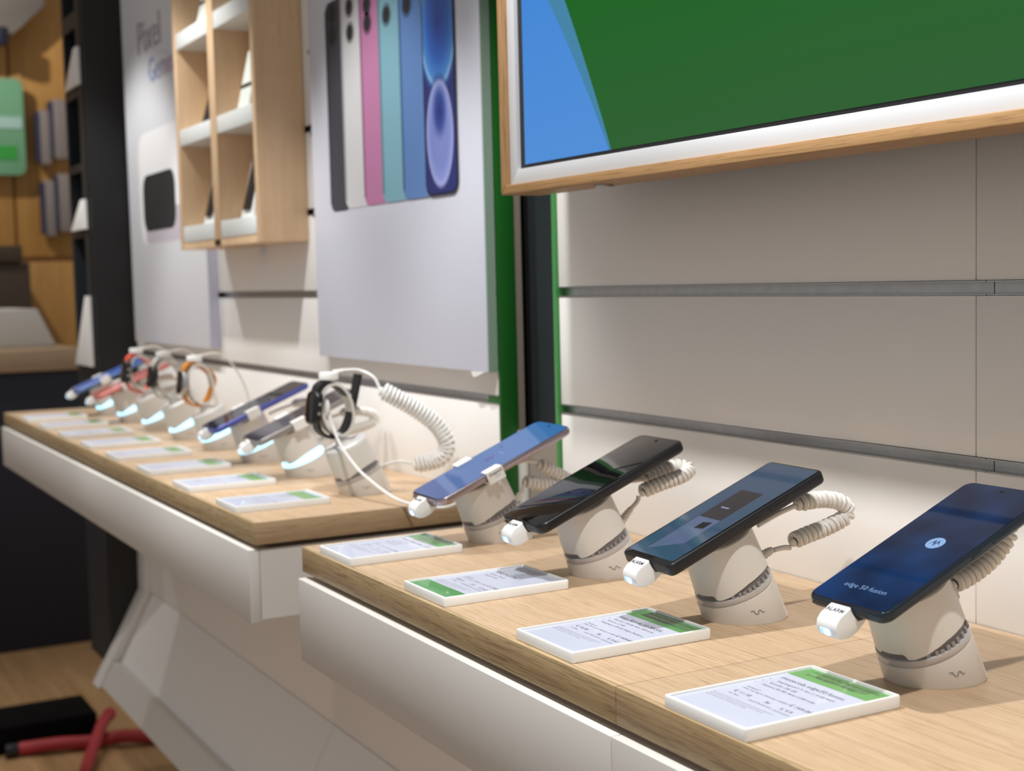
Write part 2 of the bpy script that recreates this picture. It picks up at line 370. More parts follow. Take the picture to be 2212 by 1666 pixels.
# ------------------------------------------------------------------ price card trays
def make_tray():
    root = empty('price_card_tray')
    obj('tray', rr_prism(0.084, 0.124, 0.0025, [(0, 0.0008), (0.0004, 0.0003), (0.0072, 0), (0.0082, 0.0006), (0.0082, 0.0026), (0.0066, 0.0028)], n=3), TRAY, root)
    return root
def card(root, lines, band=(0.0385, 0.0585), band_mat=CARD_G, paper=True):
    obj('paper_card', rr_prism(0.0778, 0.1178, 0.0005, [(0.0067, 0), (0.0069, 0)], n=1), PAPER, root)
    obj('green_band', B(-0.0387, 0.0387, band[0], band[1], 0.00691, 0.00698), band_mat, root)
    if lines: obj('lettering', text_bm(lines, 0.00705), INK, root, fin=False)
    return root
def offer(title, b1, b2, b3, price, rate, n, pct, top=('Wir nehmen Ihr Altgerät in Zahlung.', 'Sprechen Sie uns einfach an.'), dy=0.0):
    L = []
    if top[0]: L.append((top[0], -0.030, 0.0520+dy, 0.0042, 'LEFT'))
    if top[1]: L.append((top[1], -0.030, 0.0450+dy, 0.0042, 'LEFT'))
    dy -= 0.0035
    L += [(title, -0.033, 0.0300+dy, 0.0062, 'LEFT'), ('_'*44, -0.034, 0.0295+dy, 0.0029, 'LEFT')]
    for i, b in enumerate((b1, b2, b3)):
        if b: L += [('▪', -0.036, 0.0225+dy-0.0062*i, 0.003, 'LEFT'), (b, -0.028, 0.0225+dy-0.0062*i, 0.0038, 'LEFT')]
    L += [('Kaufpreis*', -0.030, -0.0005+dy, 0.003, 'LEFT'), ('Ohne Vertrag im Webshop erhältlich', -0.030, -0.0045+dy, 0.003, 'LEFT'),
          ('€ '+price, 0.016, -0.0050+dy, 0.0054, 'LEFT'),
          ('€ '+rate, -0.028, -0.0135+dy, 0.0052, 'LEFT'), ('mtl. Rate', -0.027, -0.0182+dy, 0.0028, 'LEFT'),
          (n, 0.002, -0.0135+dy, 0.0052, 'LEFT'), ('Anzahl Monatsraten', -0.007, -0.0182+dy, 0.0028, 'LEFT'),
          ('% '+pct, 0.018, -0.0145+dy, 0.0052, 'LEFT'), ('eff. Jahreszins', 0.018, -0.0190+dy, 0.0028, 'LEFT')]
    for i, s in enumerate(('*Barzahlungspreis entspricht dem Nettodarlehensbetrag. Gebundener Sollzinssatz und', 'effektiver Jahreszins bei vollständiger Inanspruchnahme. Bonität vorausgesetzt.', 'Angebot freibleibend, Irrtum und Änderungen vorbehalten.')):
        L.append((s, -0.034, -0.0250+dy-0.0028*i, 0.00172, 'LEFT'))
    return L
tray0 = make_tray(); trays = [tray0]+[copy_tree(tray0) for _ in range(11)]
cards = [
 (-0.678, 0.561, 'price card tray nearest the camera, before the dark blue phone', offer('motorola edge50 fusion', 'Snapdragon® 7s Gen 2, 8 GB RAM', 'Speicher 256 GB', 'Kamera 50 MP, Akku 5.000 mAh', '349.00', '11.18', '36', '9.9'), (0.0375, 0.0585), CARD_G),
 (-0.879, 0.564, 'price card tray before the black phone showing a slate blue picture', offer('Sony Xperia 10 MK5/6', 'Speicher 128 GB, Akku 5000 mAh', 'Kamera 12 MP', 'Snapdragon 695 5G Mobile Plattform', '449.00', '14.38', '36', '9.47'), (0.0375, 0.0585), CARD_GD),
 (-1.087, 0.564, 'price card tray with its green band at the front end', offer('HMD Pulse Pro', 'Speicher 128 GB', 'Kamera 50 MP', '', '179.00', '8.71', '20', '9.47', top=('', 'Sprechen Sie uns einfach an.')), (-0.0585, -0.0375), CARD_GD),
 (-1.292, 0.562, 'price card tray at the left corner of the nearest oak worktop', offer('Xiaomi Redmi Note 14 Pro', 'Speicher 256 GB', 'Kamera 200 MP', 'Akku 5110 mAh', '299.90', '9.12', '36', '9.47'), (0.0375, 0.0585), CARD_GD),
]
for i, (x, y, lab, lines, band, bm_) in enumerate(cards):
    t = trays[i]
    t.location = (x, y, ZT); tag(t, lab, 'price card', 'price card trays on the nearest worktop'); card(t, lines, band, bm_)
far_tray_lab = ['price card tray before the black watch at the worktop corner', 'price card tray before the grey phone', 'price card tray before the violet phone', 'price card tray before the orange watch', 'price card tray before the white watch', 'price card tray before the red watch', 'price card tray before the pink phone', 'price card tray before the blue phone at the far end']
FXS = [-1.695, -1.90, -2.105, -2.315, -2.515, -2.715, -2.92, -3.12]
for i, lab in enumerate(far_tray_lab):
    t = trays[4+i]
    t.location = (FXS[i]+0.022, 0.568, ZT); tag(t, lab, 'price card', 'price card trays on the farther worktop')
    card(t, offer('Smartphone', 'Speicher 128 GB', 'Kamera 50 MP', '', '499.00', '15.90', '36', '9.9') if i < 2 else None, (0.0315, 0.0545), CARD_G)

# ------------------------------------------------------------------ security display stands
ct, st = math.cos(R(TILT)), math.sin(R(TILT))
U = Vector((1, 0, 0)); V = Vector((0, ct, st)); NN = Vector((0, -st, ct))
def rad_at(s): return 0.0325-0.0042*max(0, s-0.02)/0.06
def on_axis(s, th, r): return NN*s+U*(r*math.cos(th))+V*(r*math.sin(th))
SEG = 72; S0 = 0.0265
def shell_bottom(deg):
    pts = [(-180, .0345), (-135, .0345), (-104, .0345), (-101, .0368), (-66, .0368), (-62, .0326), (-52, .0328), (-42, .0338), (-28, .0362), (-10, .0388), (12, .0398), (40, .0392), (70, .0345), (180, .0345)]
    for (a, u), (b, v) in zip(pts, pts[1:]):
        if a <= deg <= b: return u+(v-u)*(deg-a)/(b-a)
    return .0345
def make_stand(top=0.0795, lit=False, mount=True):
    root = empty('display_stand')
    # wedge foot: tilted cylinder cut by the worktop
    bm = bmesh.new(); lo = []; mid = []; hi = []; hi2 = []
    for k in range(SEG):
        th = 2*math.pi*k/SEG
        p = on_axis(S0, th, rad_at(S0)); q = on_axis(S0, th, rad_at(S0)-0.0012)
        g = p-NN*(p.z/ct); d = Vector((g.x, g.y, 0))
        d = d*(1.0+0.03)
        lo.append(bm.verts.new((d.x*0.985, d.y*0.985, 0))); mid.append(bm.verts.new((d.x, d.y, 0.0012)))
        hi.append(bm.verts.new(p)); hi2.append(bm.verts.new(q+NN*0.0003))
    for a, b in ((lo, mid), (mid, hi), (hi, hi2)):
        for k in range(SEG): bm.faces.new((a[k], a[(k+1) % SEG], b[(k+1) % SEG], b[k]))
    bm.faces.new(list(reversed(lo))); bm.faces.new(hi2); obj('foot', bm, PLASTIC, root)
    # clear ring
    M = Matrix.Translation((0, 0, 0)) @ Matrix((U, V, NN)).transposed().to_4x4()
    r0 = rad_at(S0)
    obj('light_ring', lathe([(r0-0.004, S0+0.0003), (r0-0.0004, S0+0.0004), (r0+0.0002, S0+0.002), (r0-0.0004, S0+0.0052), (r0-0.004, S0+0.0056)], SEG, M), GLOW if lit else RINGG, root)
    core = obj('mechanism', lathe([(r0-0.006, S0+0.005), (r0-0.0022, S0+0.0055), (r0-0.0022, S0+0.017), (r0-0.006, S0+0.0175)], SEG, M), GLOW if lit else CORE, root)
    if not lit:
        for dg in (-55, -38, -27, -20, -11, -3, 6, 18, 30, 42):
            th = R(dg); bm = bmesh.new(); w2 = R(2.2+1.5*((dg*7) % 3)/3)
            h = 0.0022+0.0030*((dg*5) % 4)/4
            vs = []
            for rr in (r0-0.0024, r0-0.0010):
                for tt in (th-w2, th+w2):
                    for s in (S0+0.0056, S0+0.0056+h): vs.append(bm.verts.new(on_axis(s, tt, rr)))
            for q in ((0, 1, 3, 2), (4, 6, 7, 5), (0, 4, 5, 1), (2, 3, 7, 6), (0, 2, 6, 4), (1, 5, 7, 3)): bm.faces.new([vs[i] for i in q])
            obj('tooth', bm, TOOTH, core)
    # shell with stepped, wavy lower rim
    bm = bmesh.new(); rings = []; nseg = 144
    for j in range(7):
        ring = []
        for k in range(nseg):
            dg = -180+360*k/nseg; th = R(dg); b0 = shell_bottom(dg)
            if j == 0: s, r = b0+0.0002, rad_at(b0)-0.0015
            elif j == 1: s, r = b0, rad_at(b0)-0.0003
            elif j < 5: s = b0+(top-0.001-b0)*((j-1)/3); r = rad_at(s)
            elif j == 5: s = top; r = rad_at(top)-0.001
            else: s = top; r = rad_at(top)-0.006
            ring.append(bm.verts.new(on_axis(s, th, r)))
        rings.append(ring)
    for a, b in zip(rings, rings[1:]):
        for k in range(nseg): bm.faces.new((a[k], a[(k+1) % nseg], b[(k+1) % nseg], b[k]))
    bm.faces.new(rings[-1]); obj('shell', bm, PLASTIC, root)
    # maker's squiggle on the foot
    pts = []
    for u, v in ((-1, .45), (-.8, .6), (-.55, .55), (-.45, -.3), (-.2, -.5), (0, -.4), (.1, .3), (.3, .75), (.5, .6), (.6, 0), (.85, -.1), (1, .15)):
        th = R(-12+9.5*u)
        h = 0.0105+0.0026*v; s = S0-0.0002
        p = on_axis(s, th, rad_at(s)); k = (p.z-h)/p.z
        g = p-NN*(p.z/ct); g = Vector((g.x*1.03, g.y*1.03, 0))
        pts.append(p.lerp(g, k)*1.0+Vector((math.cos(th), math.sin(th), 0))*0.0001)
    obj('maker_mark', tube(pts, 0.00032, 5), CORE, root)
    if mount:
        mp = obj('mount_plate', rr_prism(0.048, 0.048, 0.008, [(top-0.0005, 0.004), (top+0.0018, 0), (top+0.0048, 0)], n=4), PLASTIC, root)
        mp.data.transform(Matrix((U, V, NN)).transposed().to_4x4())
    return root
def relief(parent, p0, p1):
    p0, p1 = Vector(p0), Vector(p1)
    bm = tube([p0.lerp(p1, i/18) for i in range(19)], lambda t: 0.0040-0.0012*t+0.0006*math.sin(t*5*2*math.pi), 10)
    return obj('strain_relief', bm, PLASTIC, parent)

PX = {4: -0.676, 3: -0.881, 2: -1.086, 1: -1.297}
YS = 0.692
UNDER = {4: 0.0775, 3: 0.0797, 2: 0.0791, 1: 0.0748}
stands = {}
slab = {4: 'white security stand under the dark blue phone with a round logo', 3: 'white security stand under the phone showing a slate blue picture', 2: 'white security stand under the phone with a dark screen', 1: 'white security stand with clips gripping the light blue phone'}
def add_coil(root, dx, pre, coilpath, post):
    P = lambda q: Vector((dx, q[0]-YS, q[1]-ZT)) if len(q) == 2 else Vector((dx+q[2], q[0]-YS, q[1]-ZT))
    bm = coil([P(q) for q in coilpath])
    if pre: tube(catmull([P(q) for q in pre], 6), 0.0022, 8, bm)
    if post: tube(catmull([P(q) for q in post], 6), 0.0022, 8, bm)
    return obj('coiled_cable', bm, PLASTIC, root)
CO = {
 3: ([(.716, 1.002), (.726, 1.0028), (.733, 1.002)], [(.734, 1.0068), (.751, 1.0106), (.7758, 1.0156), (.7936, 1.0227), (.788, 1.0335), (.7661, 1.0385), (.7391, 1.0375)], [(.739, 1.036), (.72, 1.031), (.70, 1.024)]),
 2: ([(.714, 1.008), (.722, 1.0150), (.7235, 1.020)], [(.7225, 1.024, .004), (.7464, 1.0305, .006), (.768, 1.035, .006), (.783, 1.0395, -.002), (.775, 1.0425, -.010), (.755, 1.0385, -.012), (.736, 1.0345, -.012)], [(.736, 1.033, -.012), (.724, 1.033, -.012), (.70, 1.0365, -.010)]),
 4: ([(.7035, 1.004), (.7032, 1.008), (.700, 1.011)], [(.6986, 1.0133), (.7159, 1.0174), (.7336, 1.0248), (.747, 1.0345), (.754, 1.0440), (.748, 1.052)], [(.748, 1.052), (.735, 1.047), (.72, 1.040)]),
 1: ([(.7157, .9996), (.7175, 1.004), (.718, 1.0075)], [(.7177, 1.0103), (.7318, 1.0065), (.7548, 1.0019), (.7692, .9985), (.7754, 1.004), (.7552, 1.017), (.7353, 1.0275)], [(.7353, 1.029), (.7211, 1.0315), (.7041, 1.0299)]),
}
RL = {3: ((.7005, .9975), (.714, 1.0025)), 2: ((.7035, .998), (.715, 1.009)), 4: ((.6945, .9985), (.7045, 1.0055)), 1: ((.7035, .9865), (.7165, 1.0005))}
for k in (4, 3, 2, 1):
    s = make_stand(top=UNDER[k]-0.0051)
    s.location = (PX[k], YS, ZT); stands[k] = s
    tag(s, slab[k], 'display stand', 'white security stands on the nearest worktop')
for k in (4, 3, 2, 1):
    add_coil(stands[k], 0.008, *CO[k])
    a, b = RL[k]; relief(stands[k], (0.008, a[0]-YS, a[1]-ZT), (0.008, b[0]-YS, b[1]-ZT))

# ------------------------------------------------------------------ phones
def display_mat(name, c_bot, c_top, estr=1.0, rough=0.04, stripes=0.0):
    m = bpy.data.materials.new(name); m.use_nodes = True; nt = m.node_tree; N = nt.nodes; Lk = nt.links
    b = N['Principled BSDF']; b.inputs['Base Color'].default_value = (0.004, 0.004, 0.006, 1); b.inputs['Roughness'].default_value = rough
    tc = N.new('ShaderNodeTexCoord'); sp = N.new('ShaderNodeSeparateXYZ'); Lk.new(tc.outputs['Object'], sp.inputs[0])
    mr = N.new('ShaderNodeMapRange'); mr.inputs['From Min'].default_value = 0.0; mr.inputs['From Max'].default_value = 0.165; Lk.new(sp.outputs[1], mr.inputs['Value'])
    mx = N.new('ShaderNodeMixRGB'); mx.inputs[1].default_value = (*c_bot, 1); mx.inputs[2].default_value = (*c_top, 1); Lk.new(mr.outputs[0], mx.inputs[0])
    out = mx.outputs[0]
    if stripes:
        nz = N.new('ShaderNodeTexNoise'); nz.inputs['Scale'].default_value = 22; nz.inputs['Detail'].default_value = 1; Lk.new(tc.outputs['Object'], nz.inputs['Vector'])
        rp = N.new('ShaderNodeValToRGB'); rp.color_ramp.elements[0].position = .35; rp.color_ramp.elements[1].position = .7
        rp.color_ramp.elements[0].color = (1-stripes, 1-stripes, 1-stripes, 1); rp.color_ramp.elements[1].color = (1, 1, 1, 1); Lk.new(nz.outputs['Fac'], rp.inputs[0])
        m2 = N.new('ShaderNodeMixRGB'); m2.blend_type = 'MULTIPLY'; m2.inputs[0].default_value = 1; Lk.new(out, m2.inputs[1]); Lk.new(rp.outputs[0], m2.inputs[2]); out = m2.outputs[0]
    Lk.new(out, b.inputs['Emission Color']); b.inputs['Emission Strength'].default_value = estr
    return m
def make_phone(w, h, t, frame_m, disp_m, r=0.0095, rim=0.0028, chin=0.0035, edge=0.0012, slots=True, buttons=((0.087, 0.010), (0.112, 0.018)), cam=True, cam_steel=False):
    root = empty('smartphone')
    obj('body', rr_prism(w, h, r, [(-t, 0.0030), (-t+0.0008, 0.0012), (-t+0.0024, 0.0001), (-t+0.0035, 0), (-0.0022, 0), (-0.0008, 0.0003), (0, edge)], 0, h/2, n=8), frame_m, root)
    obj('glass', rr_prism(w, h, r, [(-0.0002, edge+0.00005), (0.00015, edge+0.0001), (0.0003, edge+0.0005)], 0, h/2, n=8), BLACKG, root)
    if disp_m:
        dw, dh = w-2*rim, h-rim-chin
        obj('display', rr_prism(dw, dh, max(r-rim, 0.001), [(0.0003, 0), (0.00042, 0)], 0, chin+dh/2, n=6), disp_m, root)
    if slots:
        for x0 in (0.0125, 0.0180, 0.0235)[:2]:
            o = obj('speaker_slot', rr_prism(0.0042, 0.0016, 0.0008, [(0, 0), (0.0003, 0)], n=3), BLACKP, root)
            o.data.transform(Matrix.Translation((x0, 0.00003, -t/2)) @ Matrix.Rotation(R(90), 4, 'X'))
        o = obj('sim_tray', rr_prism(0.016, 0.0022, 0.0011, [(0, 0), (0.0002, 0)], n=3), frame_m, root)
        o.data.transform(Matrix.Translation((-0.0235, 0.00001, -t/2)) @ Matrix.Rotation(R(90), 4, 'X'))
    for y, L in buttons:
        o = obj('side_button', rr_prism(L, 0.0022, 0.0011, [(0, 0), (0.0006, 0.0001)], n=3), frame_m, root)
        o.data.transform(Matrix.Translation((w/2-0.00005, y, -t/2)) @ Matrix.Rotation(R(90), 4, 'Y') @ Matrix.Rotation(R(90), 4, 'Z'))
    if cam:
        obj('front_camera', lathe([(0.0001, 0.0003), (0.0017, 0.0003), (0.0017, 0.00052), (0.0011, 0.00055), (0.0001, 0.00054)], 16, Matrix.Translation((0, h-0.0075, 0))), BLACKG, root)
    return root
ph_loc = {4: ((-0.676, 0.611, 1.0095), 22.4, 0.0), 3: ((-0.881, 0.5955, 1.008), 22.0, -1.2), 2: ((-1.086, 0.599, 1.008), 22.2, -0.3), 1: ((-1.297, 0.603, 1.003), 22.6, -0.8)}
def place_phone(root, k):
    loc, t, rz = ph_loc[k]
    root.matrix_world = Matrix.Translation(loc) @ Matrix.Rotation(R(t), 4, 'X') @ Matrix.Rotation(R(rz), 4, 'Z')
GP = 'phones on the nearest worktop'
p4 = make_phone(0.0735, 0.165, 0.0082, mat('navy_phone_frame', (0.018, 0.030, 0.045), 0.3, 0.3), display_mat('navy_wallpaper', srgb(8, 62, 118), srgb(30, 52, 88), 1.0, stripes=0.7), r=0.0085, rim=0.0016, chin=0.0030)
place_phone(p4, 4); tag(p4, 'dark blue phone with round logo and edge lettering, nearest the camera', 'phone', GP)
LIT = mat('pale_blue_screen_print', (0.01, 0.01, 0.01), 0.3, emit=srgb(142, 180, 228), estr=1.0)
lg = obj('logo_disc', lathe([(0.0001, 0.00044), (0.0069, 0.00044), (0.0069, 0.00048), (0.0001, 0.00048)], 40, Matrix.Translation((0.0042, 0.0845, 0))), LIT, p4)
mm = [(-.74, -.40), (-.52, -.05), (-.34, .30), (-.21, .62), (-.08, .18), (0, -.10), (.08, .18), (.21, .62), (.34, .30), (.52, -.05), (.74, -.40), (.50, -.14), (.36, -.01), (.23, .10), (.12, -.22), (0, -.60), (-.12, -.22), (-.23, .10), (-.36, -.01), (-.50, -.14)]
obj('logo_mark', poly_prism([(x*0.0066+0.0042, y*0.0066+0.0845) for x, y in mm], 'Z', 0.00049, 0.00052), mat('navy_screen_ink', (0.01, 0.02, 0.06), 0.3, emit=srgb(16, 40, 84), estr=1.0), lg)
obj('screen_lettering', text_bm([('edge 50 fusion', 0.0, 0.0195, 0.0066, 'CENTER')], 0.0005), LIT, p4, fin=False)
p3 = make_phone(0.0675, 0.1605, 0.0105, mat('black_phone_case', (0.010, 0.011, 0.014), 0.38), display_mat('slate_wallpaper', srgb(56, 88, 114), srgb(72, 90, 112), 0.85), r=0.0055, rim=0.0032, chin=0.0060, slots=False, buttons=((0.082, 0.017), (0.110, 0.019)), cam=False)
place_phone(p3, 3); tag(p3, 'black phone showing a slate blue screen with a dark product picture', 'phone', GP)
def scr(name, pts, col, par, z=0.00046, es=1.0): return obj(name, poly_prism(pts, 'Z', z, z+0.00004), mat(name+'_ink_%d%d%d' % tuple(int(c*255) for c in col), (0.005, 0.005, 0.005), 0.06, emit=col, estr=es), par)
scr('screen_picture', [(-.0135, .013), (.0145, .030), (.0145, .0665), (-.0135, .0665)], srgb(88, 102, 134), p3)
scr('screen_picture_dark', [(-.0135, .0668), (.0145, .0668), (.0145, .112), (-.0135, .112)], srgb(48, 44, 48), p3)
scr('screen_picture_shade', [(-.0175, .012), (-.0140, .0135), (-.0140, .105), (-.0175, .100)], srgb(60, 78, 104), p3)
scr('screen_picture_detail', [(.000, .050), (.010, .052), (.010, .062), (.000, .060)], srgb(22, 24, 30), p3, 0.00052)
scr('screen_caption', [(-.006, .083), (.004, .083), (.004, .085), (-.006, .085)], srgb(130, 135, 165), p3, 0.00052)
p2 = make_phone(0.0735, 0.1700, 0.0098, mat('black_phone_shell', (0.008, 0.008, 0.010), 0.3), None, r=0.0095, cam=True)
place_phone(p2, 2); tag(p2, 'black phone with a dark screen mirroring the wall', 'phone', GP)
obj('audio_jack', lathe([(0.0001, 0), (0.0018, 0), (0.0018, 0.0003), (0.0001, 0.0003)], 16, Matrix.Translation((-0.0265, 0.0001, -0.005)) @ Matrix.Rotation(R(90), 4, 'X')), mat('jack_hole', (0.001, 0.001, 0.001), 0.6), p2)
p1 = make_phone(0.0735, 0.1710, 0.0079, mat('mauve_metal_frame', (0.42, 0.36, 0.40), 0.22, 0.8), display_mat('sky_blue_wallpaper', srgb(88, 112, 165), srgb(56, 110, 172), 1.0), r=0.0105, rim=0.0018, chin=0.0028, buttons=((0.098, 0.009), (0.125, 0.019)))
place_phone(p1, 1); tag(p1, 'light blue phone with mauve frame at the left end of the nearest worktop', 'phone', GP)
def ellipse(cx, cy, a, b, ang=0, n=24): return [(cx+a*math.cos(t)*math.cos(ang)-b*math.sin(t)*math.sin(ang), cy+a*math.cos(t)*math.sin(ang)+b*math.sin(t)*math.cos(ang)) for t in [2*math.pi*i/n for i in range(n)]]
scr('screen_petal', ellipse(-.003, .086, .0045, .0075, .3), srgb(78, 84, 150), p1)
scr('screen_petal', ellipse(-.018, .110, .0016, .003, .2), srgb(58, 64, 120), p1)
scr('screen_caption', [(-.006, .100), (.004, .100), (.004, .1008), (-.006, .1008)], srgb(150, 175, 220), p1)
# clips of the first stand, gripping both long edges of the phone
s1 = stands[1]
Mp = Matrix.Translation(ph_loc[1][0]) @ Matrix.Rotation(R(ph_loc[1][1]), 4, 'X') @ Matrix.Rotation(R(ph_loc[1][2]), 4, 'Z')
Ms = Matrix.Translation((PX[1], YS, ZT)).inverted() @ Mp
for sx in (-1, 1):
    e = 0.0735/2*sx
    prof = [(e-0.009*sx, 0.0006), (e+0.0018*sx, 0.0006), (e+0.0022*sx, -0.0088), (e-0.018*sx, -0.0100), (e-0.018*sx, -0.0118), (e+0.0045*sx, -0.0108), (e+0.0042*sx, 0.0024), (e-0.009*sx, 0.0021)]
    o = obj('clip', poly_prism(prof, 'Y', 0.058, 0.078, 0.0006), PLASTIC_W, s1); o.data.transform(Ms)
    if sx == 1:
        t = obj('clip_lettering', text_bm([('shopguard', 0, 0, 0.0038, 'CENTER', 1.0, 0.012), ('systems', 0.002, -0.0035, 0.0020, 'CENTER')], 0.0), INK, o, fin=False)
        t.data.transform(Ms @ Matrix.Translation((e+0.0047, 0.068, -0.0022)) @ Matrix(((0, 0, 1, 0), (1, 0, 0, 0), (0, 1, 0, 0), (0, 0, 0, 1))))
        h = obj('clip_screw', lathe([(0.0001, 0), (0.0024, 0), (0.0028, 0.0006), (0.0028, 0.0022), (0.0001, 0.0022)], 16, Matrix.Translation((e+0.0038, 0.0675, -0.0128)) @ Matrix.Rotation(R(90), 4, 'Y')), STEEL, o); h.data.transform(Ms)

# ------------------------------------------------------------------ alarm plugs in the charging sockets
def make_plug():
    root = empty('alarm_plug')
    prof = [(-0.0004, 0.0012), (-0.0095, 0.0000), (-0.0135, -0.0020), (-0.0158, -0.0055), (-0.0160, -0.0095), (-0.0140, -0.0130), (-0.0090, -0.0150), (-0.0020, -0.0150), (0.0055, -0.0125), (0.0085, -0.0105), (0.0050, -0.0100), (-0.0004, -0.0100)]
    obj('plug_body', poly_prism(prof, 'X', -0.0090, 0.0090, 0.0013), PLASTIC_W, root)
    obj('socket_tip', B(-0.0042, 0.0042, -0.0006, 0.0012, -0.0055, -0.0025), BLACKP, root)
    led = rr_prism(0.0092, 0.0046, 0.0014, [(0, 0), (0.0004, 0.0002)], n=4)
    o = obj('led_window', led, mat('led_window_tint', (0.45, 0.72, 0.95), 0.2, emit=(0.30, 0.60, 0.95), estr=0.7), root); o.data.transform(Matrix.Translation((-0.001, -0.01605, -0.0078)) @ Matrix.Rotation(R(92), 4, 'X'))
    l2 = obj('led', rr_prism(0.0050, 0.0042, 0.0015, [(0, 0), (0.0003, 0.0002)], n=4), LEDM, o); l2.data.transform(Matrix.Translation((0.0008, -0.0165, -0.0078)) @ Matrix.Rotation(R(92), 4, 'X'))
    t = obj('lettering', text_bm([('ALARM', 0, 0, 0.0046, 'CENTER', 1.0, 0.012)], 0), INK, root, fin=False)
    t.data.transform(Matrix.Translation((0, -0.0066, 0.00062)) @ Matrix.Rotation(R(7.5), 4, 'X'))
    return root
plug0 = make_plug()
plab = {4: 'white ALARM plug under the dark blue phone', 3: 'white ALARM plug in the phone with the slate blue picture', 2: 'white ALARM plug in the phone with a dark screen', 1: 'white ALARM plug in the light blue phone'}
for k in (4, 3, 2, 1):
    g = plug0 if k == 4 else copy_tree(plug0)
    place_phone(g, k); g.matrix_world = g.matrix_world @ Matrix.Translation((-0.001, -0.0004, -0.0008)) @ Matrix.Scale(1.1, 4); tag(g, plab[k], 'alarm plug', 'alarm plugs of the four nearest phones')

# ------------------------------------------------------------------ farther worktop: stands, phones, watches
stand_l = make_stand(top=0.0750, lit=True); stand_w = make_stand(top=0.070, lit=False, mount=False); stand_wl = make_stand(top=0.070, lit=True, mount=False)
flab = ['white stand without glow under the black watch', 'glowing stand under the grey phone', 'glowing stand under the violet phone', 'glowing stand under the orange watch', 'glowing stand under the white watch', 'glowing stand under the red watch', 'glowing stand under the pink phone', 'glowing stand under the blue phone at the far end']
first = {}
fst = []
generic = CO[3]
for i, x in enumerate(FXS):
    src = stand_w if i == 0 else (stand_l if i in (1, 2, 6, 7) else stand_wl)
    s = src if src.name not in first else copy_tree(src)
    first[src.name] = 1
    s.location = (x, YS+0.012, ZT); tag(s, flab[i], 'display stand', 'stands on the farther worktop'); fst.append(s)
for i in (1, 2, 6, 7):
    add_coil(fst[i], 0.006, *generic); relief(fst[i], (0.006, .7005-YS, .9975-ZT), (0.006, .714-YS, 1.0025-ZT))
fph = {1: ((0.30, 0.28, 0.28), srgb(92, 88, 98), srgb(70, 60, 62), 'grey phone behind the black watch on the farther worktop', 0.45),
       2: ((0.10, 0.12, 0.45), srgb(58, 60, 84), srgb(70, 62, 56), 'violet framed phone on the farther worktop', 0.45),
       6: ((0.62, 0.20, 0.19), srgb(190, 110, 105), srgb(200, 125, 118), 'pink phone on the farther worktop', 0.7),
       7: ((0.10, 0.18, 0.42), srgb(82, 112, 178), srgb(70, 104, 180), 'blue phone at the far end of the farther worktop', 0.8)}
for i, (fc, c0, c1, lab, es) in fph.items():
    ph = make_phone(0.074, 0.168, 0.0085, mat('far_phone_frame_%d' % i, fc, 0.3, 0.3), display_mat('far_wallpaper_%d' % i, c0, c1, es), slots=False)
    ph.matrix_world = Matrix.Translation((FXS[i], 0.613, 1.0085)) @ Matrix.Rotation(R(TILT), 4, 'X'); tag(ph, lab, 'phone', 'phones on the farther worktop')
    g = copy_tree(plug0); g.matrix_world = ph.matrix_world @ Matrix.Translation((-0.001, -0.0006, -0.0012)); tag(g, 'white alarm plug in the '+lab.split(' phone')[0].replace(' framed', '')+' phone on the farther worktop', 'alarm plug', 'alarm plugs on the farther worktop')
    Mq = Matrix.Translation((FXS[i], YS+0.012, ZT)).inverted() @ ph.matrix_world
    for sx in (-1, 1):
        e = 0.037*sx
        prof = [(e-0.009*sx, 0.0006), (e+0.0018*sx, 0.0006), (e+0.0022*sx, -0.0093), (e-0.018*sx, -0.0105), (e-0.018*sx, -0.0123), (e+0.0045*sx, -0.0113), (e+0.0042*sx, 0.0024), (e-0.009*sx, 0.0021)]
        o = obj('clip', poly_prism(prof, 'Y', 0.056, 0.078, 0.0006), PLASTIC_W, fst[i]); o.data.transform(Mq)
def hoop_pts(cy, cz, a, b, n=40, a0=0, a1=360, lean=0.0):
    return [Vector((0, cy+a*math.cos(R(a0+(a1-a0)*k/n)) + lean*b*math.sin(R(a0+(a1-a0)*k/n)), cz+b*math.sin(R(a0+(a1-a0)*k/n)))) for k in range(n+1)]
